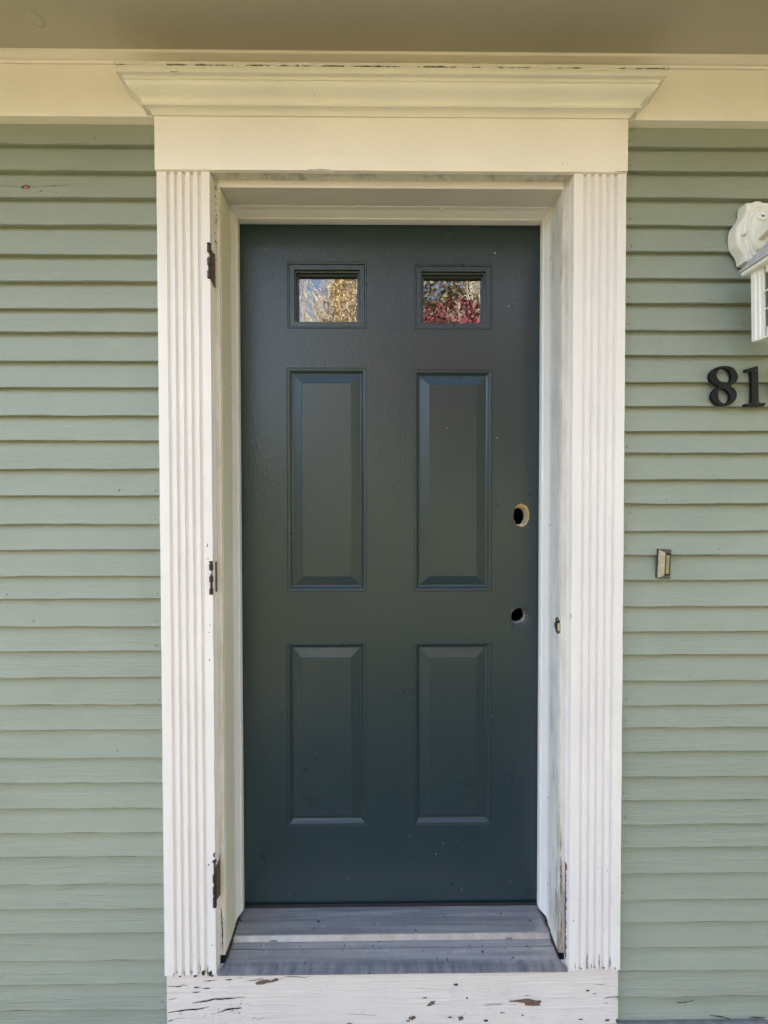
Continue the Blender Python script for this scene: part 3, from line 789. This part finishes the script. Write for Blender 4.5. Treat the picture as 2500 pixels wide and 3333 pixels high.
for px, py, s_ in ((1611, 824, 4), (1656, 996, 3), (1455, 1394, 2.5), (1618, 1425, 3), (1420, 2780, 3), (1442, 2745, 3), (1503, 2895, 3), (1130, 2860, 2.5), (943, 2910, 2.5), (1335, 2720, 2), (1440, 2760, 2), (1660, 2870, 2.5), (1285, 1090, 2), (820, 1440, 2), (1600, 2330, 2), (1340, 2880, 2)):
    blob(m, (px, py), s_, s_*1.2, DD-.0004, 1, px, 7)
m.build('door_slab', [m_door, m_white_speck], door)

def nest(m, r_, prof, fill=True, mi=0):
    rings = []
    for o, d in prof:
        x0, x1, z0, z1 = r_[0]+o, r_[1]-o, r_[2]+o, r_[3]-o
        rings.append([(x0, DD+d, z0), (x1, DD+d, z0), (x1, DD+d, z1), (x0, DD+d, z1)])
    m.loft(rings, mi)
    if fill: m.poly(rings[-1], mi)
pp = [(0, 0), (.0006, .0012), (.0014, .0012), (.0022, .0002), (.0070, .0006), (.0080, .0016), (.0092, .0018), (.0125, .0060), (.0160, .0085), (.0188, .0088), (.0196, .0082), (.0420, .0022), (.0436, .0010), (.0455, .0008)]
for r_ in panels:
    m = MB(); nest(m, r_, pp); m.build('panel', m_door, door, bevel=.0006)
for r_, (a, b, c, d) in zip(lites, ((942, 1187, 861, 1064), (1355, 1597, 867, 1068))):
    m = MB()
    nest(m, r_, [(0, 0), (.0006, .0010), (.0014, .0010), (.0022, .0), (.0054, .0003), (.0062, .0065), (.0110, .0070)], False)
    lr = rect(a, b, c, d)
    fr = [(0, .0066), (0, .0006), (.0008, -.0002), (.0140, -.0002), (.0150, .0006), (.0150, .0070), (.0185, .0080), (.0190, .0090), (.0190, .0170), (.0225, .0175), (.0225, .0245)]
    nest(m, lr, fr, False)
    win = m.build('window', m_door, door, bevel=.0005)
    g_ = MB(); x0, x1, z0, z1 = lr; o = .0205
    g_.quad((x0+o, DD+.0240, z0+o), (x1-o, DD+.0240, z0+o), (x1-o, DD+.0240, z1-o), (x0+o, DD+.0240, z1-o)); g_.build('pane', m_glass, win)
    for zz_ in (z0+.0075, z1-.0075):
        s_ = MB(); cxm = (x0+x1)/2+.001
        s_.loft([[(cxm+math.cos(t)*q, DD+dd, zz_+math.sin(t)*q) for t in [2*math.pi*i/14 for i in range(14)]] for q, dd in ((.0036, -.0001), (.0034, -.0011), (.0026, -.0012), (.0022, -.0002), (.0004, -.0001))], 0, True)
        s_.build('screw', m_door, win)
# bores
for k, (pts, (cx, cz, rx, rz)) in enumerate(zip(rings_h, holes)):
    m = MB(); n = len(pts)
    if k == 0:
        def ringat(t, s_, ox, oz): return [(cx+(x-cx)*s_+ox, DD+t, cz+(z-cz)*s_*(1 if t == 0 else .86)+oz) for x, z in pts]
        m.loft([ringat(.0, 1, 0, 0), ringat(.008, .97, 0, -.0015), ringat(.016, .93, .0, -.004)], 0)
        m.loft([ringat(.016, .93, 0, -.004), ringat(.026, .98, 0, -.004)], 0)
        m.loft([ringat(.026, .98, 0, -.004), ringat(.030, .91, 0, -.004), ringat(.0335, .95, 0, -.004)], 1)
        m.loft([ringat(.0335, .95, 0, -.004), ringat(.040, .90, 0, -.004)], 1)
        mats = [m_fibre, m_foam]
    else:
        R = []
        for t, s_ in ((0, 1), (.002, .97), (.008, .95), (.012, .99), (.020, .93), (.024, .98), (.034, .90), (.037, .94), (.042, .90)):
            R.append([(cx+(x-cx)*s_, DD+t, cz+(z-cz)*s_+noise.noise(Vector((x*200, t*300, z*200)))*.0012) for x, z in pts])
        m.loft(R[:5], 0); m.loft(R[4:7], 1); m.loft(R[6:], 0); mats = [m_boredark, m_borelight]
    m.build('lock_bore', mats, door)
# sweep under the door
m = MB(); m.box(JX0+.010, JX1-.010, DD-.003, DD+.030, -1.1796, -1.1778)
m.box(JX0+.002, JX1-.002, DD-.0045, DD-.0033, -1.1795, -1.1700)
m.build('door_sweep', m_rubber, door)
# interior kept dark by its own walls: a closet-like vestibule behind the door
m = MB()
m.box(-1.2, 1.4, 2.6, 2.65, -1.24, 1.2); m.box(-1.25, -1.2, 1.18, 2.65, -1.24, 1.2); m.box(1.4, 1.45, 1.18, 2.65, -1.24, 1.2); m.box(-1.25, 1.45, 1.18, 2.65, 1.0, 1.05)
m.build('vestibule', simple('dark_vestibule_paint', (.06, .055, .05), .8), house)

# ------------------------------------------------------------------ house numbers
def outline_digit(name, splines, label, screws, org=(2290, 1160), sc=7.9, D=.9760, depth=.0080, smooth=True):
    cu = bpy.data.curves.new(name, 'CURVE'); cu.dimensions = '2D'; cu.fill_mode = 'BOTH'; cu.extrude = depth/2-.0008
    cu.bevel_depth = .0008; cu.bevel_resolution = 1; cu.resolution_u = 6; cu.offset = -.0006
    base = P(org[0]+org[2] if len(org) > 2 else org[0]+70, 1320, D)
    for pts, sm in splines:
        s_ = cu.splines.new('BEZIER' if sm else 'POLY')
        if sm:
            s_.bezier_points.add(len(pts)-1)
            for b, (x, y) in zip(s_.bezier_points, pts):
                q = P(org[0]+x/sc, org[1]+y/sc, D); b.co = (q[0]-base[0], q[2]-base[2], 0); b.handle_left_type = b.handle_right_type = 'AUTO'
        else:
            s_.points.add(len(pts)-1)
            for b, (x, y) in zip(s_.points, pts):
                q = P(org[0]+x/sc, org[1]+y/sc, D); b.co = (q[0]-base[0], q[2]-base[2], 0, 1)
        s_.use_cyclic_u = True
    t = bpy.data.objects.new('tmp', cu); C.objects.link(t)
    me = bpy.data.meshes.new_from_object(t.evaluated_get(bpy.context.evaluated_depsgraph_get()))
    bpy.data.objects.remove(t); bpy.data.curves.remove(cu)
    me.transform(Matrix.Rotation(rad(90), 4, 'X'))
    me.materials.clear(); me.materials.append(m_black); me.name = name
    root = thing(name, (base[0], D+depth/2, base[2]), label, 'house number', 'black house number digits')
    body = bpy.data.objects.new('digit_body', me); C.objects.link(body); body.parent = root
    for x, y in screws:
        q = P(org[0]+x/sc, org[1]+y/sc, D); s2 = MB()
        s2.loft([[(q[0]+math.cos(a)*r_, D-h, q[2]+math.sin(a)*r_) for a in [2*math.pi*i/12 for i in range(12)]] for r_, h in ((.0028, -.0004), (.0027, .0008), (.0018, .0009), (.0015, .0001), (.0002, .0001))])
        s2.build('screw', m_bronze, root)
bpy.context.view_layer.update()
o8 = [(170,545),(185,430),(250,345),(350,280),(470,248),(580,242),(700,262),(800,330),(865,420),(893,510),(885,585),(838,655),(770,705),(712,752),(785,815),(838,890),(860,980),(847,1070),(800,1150),(720,1220),(620,1262),(510,1273),(400,1257),(310,1208),(245,1125),(212,1030),(222,950),(270,870),(340,812),(400,785),(300,722),(215,655)]
h8a = [(345,480),(368,395),(420,335),(480,309),(560,316),(640,355),(700,435),(722,530),(708,610),(668,668),(560,690),(470,655),(400,605),(358,545)]
h8b = [(412,865),(450,826),(510,832),(600,880),(660,940),(690,1010),(686,1090),(650,1155),(600,1198),(545,1209),(480,1188),(422,1135),(392,1060),(384,965)]
outline_digit('house_number', [(o8, True), (h8a, True), (h8b, True)], 'black metal house number digit 8 screwed to the clapboards', [(762, 322), (412, 1172)])
o1 = [(1085,352),(1095,330),(1130,322),(1375,248),(1398,248),(1408,262),(1410,330),(1424,1100),(1432,1165),(1460,1192),(1595,1196),(1613,1208),(1610,1228),(1560,1268),(1500,1274),(1090,1280),(1074,1262),(1072,1232),(1100,1219),(1210,1206),(1245,1180),(1252,1120),(1240,420),(1222,385),(1110,399),(1088,385)]
outline_digit('house_number', [(o1, False)], 'black metal house number digit 1, beside the 8', [(1357, 362), (1382, 1190)], org=(2290, 1160, 165))
o0 = [(1650, 760), (1662, 560), (1715, 380), (1800, 275), (1930, 242), (2060, 275), (2150, 380), (2200, 560), (2212, 760), (2200, 960), (2150, 1140), (2060, 1240), (1930, 1272), (1800, 1240), (1715, 1140), (1662, 960)]
h0 = [(1790, 760), (1800, 560), (1835, 400), (1880, 330), (1930, 310), (1985, 330), (2030, 400), (2062, 560), (2072, 760), (2062, 960), (2030, 1110), (1985, 1185), (1930, 1205), (1880, 1185), (1835, 1110), (1800, 960)]
o0 = [(x+128, y) for x, y in o0]; h0 = [(x+128, y) for x, y in h0]
outline_digit('house_number', [(o0, True), (h0, True)], 'black rounded house number digit cut off by the right picture edge', [(2010, 290)], org=(2290, 1160, 255))

# ------------------------------------------------------------------ doorbell
db = thing('doorbell', (P(2158, 1880, .984)[0], .985, P(2158, 1880, .984)[2]), 'small tilted bronze doorbell with a slim olive button, on the clapboards below the house numbers', 'doorbell')
a0, b0 = P(2137, 1788, .984), P(2141, 1881, .984)
cxb = P(2159, 1834, .984)[0]; czb = (a0[2]+b0[2])/2; wb, hb = .0170, .0372
ang = rad(2.6)
def dbp(u, d, v): return (cxb+u*math.cos(ang)+v*math.sin(ang), d, czb-u*math.sin(ang)*1.0+v*math.cos(ang))
m = MB()
ring = lambda a, b, d: [dbp(-a, d, -b), dbp(a, d, -b), dbp(a, d, b), dbp(-a, d, b)]
m.loft([ring(wb, hb, .9865), ring(wb, hb, .9800), ring(wb*.97, hb*.985, .9795)], 1)
m.loft([ring(wb*.97, hb*.985, .9795), ring(.0068, .0285, .9690)], 0)
m.loft([ring(.0068, .0285, .9690), ring(.0052, .0268, .9692), ring(.0052, .0268, .9760)], 2); m.poly(ring(.0052, .0268, .9760), 2)
m.build('bell_plate', [m_nickel, m_nickeld, m_rubber], db)
m = MB(); m.loft([[dbp(sx*.0040, d, sz*hh) for sx, sz in ((-1, -1), (1, -1), (1, 1), (-1, 1))] for d, hh in ((.9758, .0245), (.9688, .0245), (.9680, .0238))], 0); m.poly([dbp(sx*.0040, .9680, sz*.0238) for sx, sz in ((-1, -1), (1, -1), (1, 1), (-1, 1))])
m.build('push_button', m_olive, db, bevel=.0008)

# ------------------------------------------------------------------ wall lantern (mostly outside the frame)
LX = .942
lan = thing('wall_lantern', (LX, .985, .389), 'white carriage style wall lantern with grey pitched roof above the house number', 'wall lamp')
zq = lambda x, y: (2340+x/4.256, 620+y/4.256)
half = [zq(*q) for q in ((270,260),(268,300),(262,370),(248,415),(230,450),(200,490),(170,530),(150,570),(135,620),(129,670),(130,720),(136,775),(150,830),(175,875),(200,910),(220,940),(235,970),(243,1000),(248,1030),(250,1060))]
base = []
for px, py in half:
    x, _, z = P(px, py, .985); base.append((x-LX, z))
ztp, zbt = base[0][1], base[-1][1]
top = [(-.0245, ztp+.0000), (-.020, ztp+.0005), (-.012, ztp+.0010), (-.0105, ztp+.0025), (-.007, ztp+.0045), (0, ztp+.0055)]
bot = [(-.022, zbt-.001), (-.0105, zbt-.003), (-.006, zbt-.005), (0, zbt-.0055)]
left = [(0, ztp+.0055)]+[(u, v) for u, v in reversed(top[:-1])]
left = [(u, v) for u, v in top[::-1]]+base+bot
right = [(-u, v) for u, v in reversed(left[1:-1])]
outl = left+right
cz_ = (ztp+zbt)/2
def lring(sc, d): return [(LX+u*sc, d, cz_+(v-cz_)*(1-(1-sc)*.7)) for u, v in outl]
m = MB(); m.loft([lring(1, .9865), lring(.99, .9660), lring(.965, .9635), lring(.90, .9640), lring(.86, .9625)], 0, True)
m.poly(lring(.86, .9625))
def oval(rx, rz, d, oz=0, n=40): return [(LX+math.cos(2*math.pi*i/n)*rx, d, cz_+.005+oz+math.sin(2*math.pi*i/n)*rz*(1.0 if math.sin(2*math.pi*i/n) > 0 else 1.15)) for i in range(n)]
m.loft([oval(.0345, .060, .9632), oval(.0325, .058, .9600), oval(.0300, .0555, .9600), oval(.0280, .053, .9622)], 0, True)
m.loft([oval(.0280, .053, .9622), oval(.0225, .0475, .9618), oval(.0215, .0465, .9560), oval(.0195, .0445, .9535)], 0, True); m.poly(oval(.0195, .0445, .9535))
for u_, v_ in ((0, .030),):
    m.loft([[(LX+math.cos(a)*r_, d, cz_+v_+math.sin(a)*r_*.8) for a in [2*math.pi*i/20 for i in range(20)]] for r_, d in ((.012, .9536), (.0105, .9505), (.004, .9495))], 0, True)
bp = m.build('backplate', m_lampw, lan)
m = MB(); q = P(*zq(338, 612), .9600); m.tube((q[0], .9640, q[2]), (q[0], .9520, q[2]), .0038, .0036, 12); m.dome((q[0], .9520, q[2]), .0036, (0, -1, 0), 1, 12); m.build('cap_nut', m_lampw, bp)
m = MB(); q = P(*zq(500, 385), .9590); m.dome((q[0], .9600, q[2]), .0022, (0, -1, 0), .6, 10); m.build('screw', m_nickeld, bp)
DC, RZ, AZ = .8535, .5635, .700
m = MB()
def sq(h, z, c=DC): return [(LX-h, c-h, z), (LX+h, c-h, z), (LX+h, c+h, z), (LX-h, c+h, z)]
m.loft([sq(.070, RZ-.003), sq(.0765, RZ-.002), sq(.0768, RZ+.0006), sq(.0640, RZ+.018), sq(.045, RZ+.046), sq(.020, RZ+.090), sq(.009, AZ-.010), sq(.0075, AZ)], 0, True, True)
lr = m.build('roof', m_lroof, lan)
m = MB(); m.loft([sq(.0700, RZ-.0125), sq(.0735, RZ-.0105), sq(.0735, RZ-.0035)], 0, True, True); m.build('eave_trim', m_lampw, lr, bevel=.0008)
m = MB(); m.dome((LX, DC, AZ), .011, (0, 0, 1), 1.2, 14); m.build('finial', m_lampw, lr)
m = MB()
AR = []
for i in range(13):
    t = i/12; d = .959-(.959-DC)*t; zt_ = .684+.018*math.sin(t*math.pi)-(.684-AZ)*t; zb_a = .655+.024*math.sin(t*math.pi/2)
    w_ = .0085-.002*t
    AR.append([(LX-w_, d, zb_a), (LX-w_, d, zt_-.006), (LX-w_*.45, d, zt_), (LX+w_*.45, d, zt_), (LX+w_, d, zt_-.006), (LX+w_, d, zb_a)])
m.loft(AR, 0, True, True)
m.build('arm', m_lampw, lan)
T0, T1, B0, B1 = .0615, .562-.006, .0593, .389
m = MB()
def corner(sx, sy, t, off=0): 
    h = B0+(T0-B0)*t-off; return (LX+sx*h, DC+sy*h, B1+(T1-B1)*t)
for sx in (-1, 1):
    for sy in (-1, 1):
        rows = []
        for t in (0, 1):
            h = B0+(T0-B0)*t; z = B1+(T1-B1)*t
            c = [(h, h), (h, h-.009), (h-.0022, h-.0105), (h-.0022, h-.017), (h-.0045, h-.0185), (h-.0045, h-.0255), (h-.009, h-.0255), (h-.009, h-.009), (h-.0255, h-.009), (h-.0255, h-.0045), (h-.0185, h-.0045), (h-.017, h-.0022), (h-.0105, h-.0022), (h-.009, h)]
            rows.append([(LX+sx*u, DC+sy*v, z) for u, v in c])
        m.loft(rows, 0, True, True)
for t, zz0, zz1 in ((0, B1+.0004, B1+.022), (1, T1-.020, T1-.0004)):
    for ax in range(4):
        h = (B0 if t == 0 else T0)-.0048
        a, b = (-h+.0255, h-.0255)
        if ax == 0: m.box(LX+a, LX+b, DC-h-.0001, DC-h+.004, zz0, zz1)
        if ax == 1: m.box(LX+a, LX+b, DC+h-.004, DC+h, zz0, zz1)
        if ax == 2: m.box(LX-h, LX-h+.004, DC+a, DC+b, zz0, zz1)
        if ax == 3: m.box(LX+h-.004, LX+h, DC+a, DC+b, zz0, zz1)
m.box(LX-B0+.004, LX+B0-.004, DC-B0+.004, DC+B0-.004, B1-.002, B1+.002)
cage = m.build('cage', m_lampw, lan)
for k in (1, 2):
    m = MB()
    z = B1+.022+(T1-B1-.042)*k/3; h = B0+(T0-B0)*((z-B1)/(T1-B1))-.0055
    for sg in (-1, 1):
        m.box(LX+sg*h-.0012, LX+sg*h+.0012, DC-h+.020, DC+h-.020, z-.0016, z+.0016); m.box(LX-h+.020, LX+h-.020, DC+sg*h-.0012, DC+sg*h+.0012, z-.0016, z+.0016)
    m.build('muntin', m_lampw, cage)
m = MB(); h0_, h1_ = B0-.0078, T0-.0078
m.loft([[(LX+a*h_, DC+b*h_, z) for a, b in ((-1, -1), (1, -1), (1, 1), (-1, 1))] for h_, z in ((h0_, B1+.01), (h1_, T1-.004))], 0)
m.build('lamp_glass', m_lampglass, lan)
m = MB(); m.tube((LX, DC, T1-.004), (LX, DC, T1-.045), .012, .012, 14); m.build('bulb_socket', m_lampw, lan)
m = MB(); rr_ = []
for r_, z in ((.012, T1-.045), (.016, T1-.055), (.027, T1-.075), (.030, T1-.095), (.024, T1-.115), (.010, T1-.125), (.001, T1-.127)):
    rr_.append([(LX+math.cos(2*math.pi*i/16)*r_, DC+math.sin(2*math.pi*i/16)*r_, z) for i in range(16)])
m.loft(rr_, 0, True, True, True); m.build('bulb', simple('unlit_frosted_bulb', (.7, .69, .66), .3), lan)

# ------------------------------------------------------------------ trees across the yard (mirrored in the door panes; evergreens and wood added for light)
def leaf_mat(name, a, b):
    t = NT(name); t.color(t.mix(t.ramp(t.noise(3.5, 3, .6), .35, .65), a, b)); t.set(Roughness=.65)
    return t.mat
m_bark = simple('grey_bark', (.20, .16, .12), .9, 0, 20, .4, .8, .01)
m_birch = simple('pale_bark', (.62, .56, .45), .8, 0, 12, .3, .4, .004)
m_lgold = leaf_mat('golden_leaves', (.42, .30, .13), (.56, .44, .24))
m_lred = leaf_mat('crimson_leaves', (.13, .018, .028), (.24, .05, .06))
m_lolive = leaf_mat('brown_olive_leaves', (.10, .075, .03), (.19, .14, .06))
m_lgreen = leaf_mat('dull_green_leaves', (.07, .09, .03), (.16, .15, .06))
def tree(name, x, y, H, bark, leafm, crown, nl, ls, label, cat, seed, r0=.12, levels=4, spread=.5, base=.25, split=3):
    rr = random.Random(seed); root = thing(name, (x, y, -1.62), label, cat)
    m = MB(); tips = []
    def grow(p, d, L, r_, lv):
        k = 3; q = p; dd = d
        for i in range(k):
            dd = (dd+Vector((rr.gauss(0, .10), rr.gauss(0, .10), rr.gauss(.03, .05)))).normalized(); q2 = q+dd*L/k
            m.tube(q, q2, r_*(1-.25*i/k), r_*(1-.25*(i+1)/k), 5 if lv > 1 else 8, caps=False); q = q2
            if lv >= 2: tips.append(q)
        if lv < levels:
            for j in range(split+(1 if lv == 0 else 0)):
                a = rr.uniform(0, 6.28); nd = (dd+Vector((math.cos(a), math.sin(a), rr.uniform(-.1, .25)))*spread*rr.uniform(.7, 1.2)).normalized()
                grow(q, nd, L*rr.uniform(.6, .82), r_*.62, lv+1)
            grow(q, dd, L*.7, r_*.66, lv+1)
    grow(Vector((x, y, -1.62)), Vector((0, 0, 1)), H*base, r0, 0)
    m.build('trunk', bark, root)
    if leafm:
        c = MB()
        for i in range(nl):
            if crown:
                cx, cy, cz, rx, ry, rz = crown
                while True:
                    u = Vector((rr.uniform(-1, 1), rr.uniform(-1, 1), rr.uniform(-1, 1)))
                    if u.length < 1 and noise.noise(u*2.6+Vector((seed, 0, 0))) > -.12+.25*(u.length-.6): break
                p = Vector((cx+u.x*rx, cy+u.y*ry, cz+u.z*rz))
            else:
                p = rr.choice(tips)+Vector((rr.gauss(0, .16), rr.gauss(0, .16), rr.gauss(0, .16)))
            a = Vector((rr.gauss(0, 1), rr.gauss(0, 1), rr.gauss(0, 1))).normalized(); b = a.orthogonal().normalized()
            s_ = ls*rr.uniform(.6, 1.3)
            c.quad(p-a*s_-b*s_*.1, p+b*s_*.55, p+a*s_, p-b*s_*.55)
        c.build('crown', leafm, root)
    return root
tree('maple_tree', -.95, -11.0, 9.5, m_birch, m_lgold, (-.72, -11.0, 6.0, 1.25, 1.5, 2.6), 15000, .045, 'golden leaved maple mirrored in the left door window', 'tree', 5, .12, 4, .45, .30)
tree('japanese_maple', 1.15, -4.8, 4.2, m_bark, m_lred, (1.25, -4.8, 2.48, 1.30, 1.2, 1.18), 26000, .024, 'crimson japanese maple mirrored low in the right door window', 'tree', 6, .07, 4, .55)
for i, (x, y, h) in enumerate(((-2.4, -10.5, 10.5), (-1.7, -12.5, 11.5), (-2.9, -13.5, 12.5), (-1.2, -15.5, 13), (3.4, -8.5, 9.5))):
    tree('bare_tree', x, y, h, m_birch, None, None, 0, 0, ['pale bare tree nearest of the leafless ones in the left pane', 'pale bare tree just left of the golden maple', 'pale bare tree farthest to the left of the yard', 'tallest bare tree rising behind the golden maple', 'pale bare tree right behind the crimson maple'][i], 'tree', 20+i, .07, 5, .42, .30, 2)
for i, (x, y, h, lm) in enumerate(((2.6, -10.5, 9.5, m_lolive), (4.6, -10.5, 10, m_lolive), (1.6, -13.0, 12, m_lgreen), (4.2, -16, 13, m_lgreen))):
    tree('oak_tree', x, y, h, m_birch if i < 3 else m_bark, lm, (x, y, h*.42, 2.1, 2.0, h*.40), 16000, .06, ['brown leaved oak mirrored behind the crimson maple', 'brown oak standing right of the crimson maple', 'green oak between the golden and crimson maples', 'tallest green oak at the back of the yard'][i], 'tree', 40+i, .14, 4, .5)
for i, (x, y, h) in enumerate(((4.4, -2.6, 7.0), (5.4, -5.2, 8.0))):  # evergreens added out of view to hold back sky light from the right
    tree('evergreen_tree', x, y, h, m_bark, m_lgreen, (x, y, h*.5-1.3, 1.5, 1.5, h*.5), 7000, .10, ['dark evergreen beside the right end of the house', 'dark evergreen farther out from the right end of the house'][i], 'tree', 60+i, .12, 3, .4)
# tree line added out of view to throw warm light at the house front
c = MB(); rr = random.Random(99)
for i in range(14000):
    a = rad(rr.uniform(-35, 215)); R_ = rr.uniform(24, 34)
    x, y = math.cos(a)*R_, -math.sin(a)*R_
    hmax = 7.5+2.5*noise.noise(Vector((a*5, 0, 0))); z = rr.random()**.8*hmax-1.6
    p = Vector((x, y, z)); q = Vector((rr.gauss(0, 1), rr.gauss(0, 1), rr.gauss(0, 1))).normalized(); b = q.orthogonal().normalized(); s_ = rr.uniform(.25, .6)
    c.quad(p-q*s_, p+b*s_*.6, p+q*s_, p-b*s_*.6)
tag(c.build('woods', leaf_mat('autumn_wood_leaves', (.46, .36, .11), (.32, .34, .14))), 'sunlit yellow and brown autumn wood across the yard', 'woods', kind='stuff')
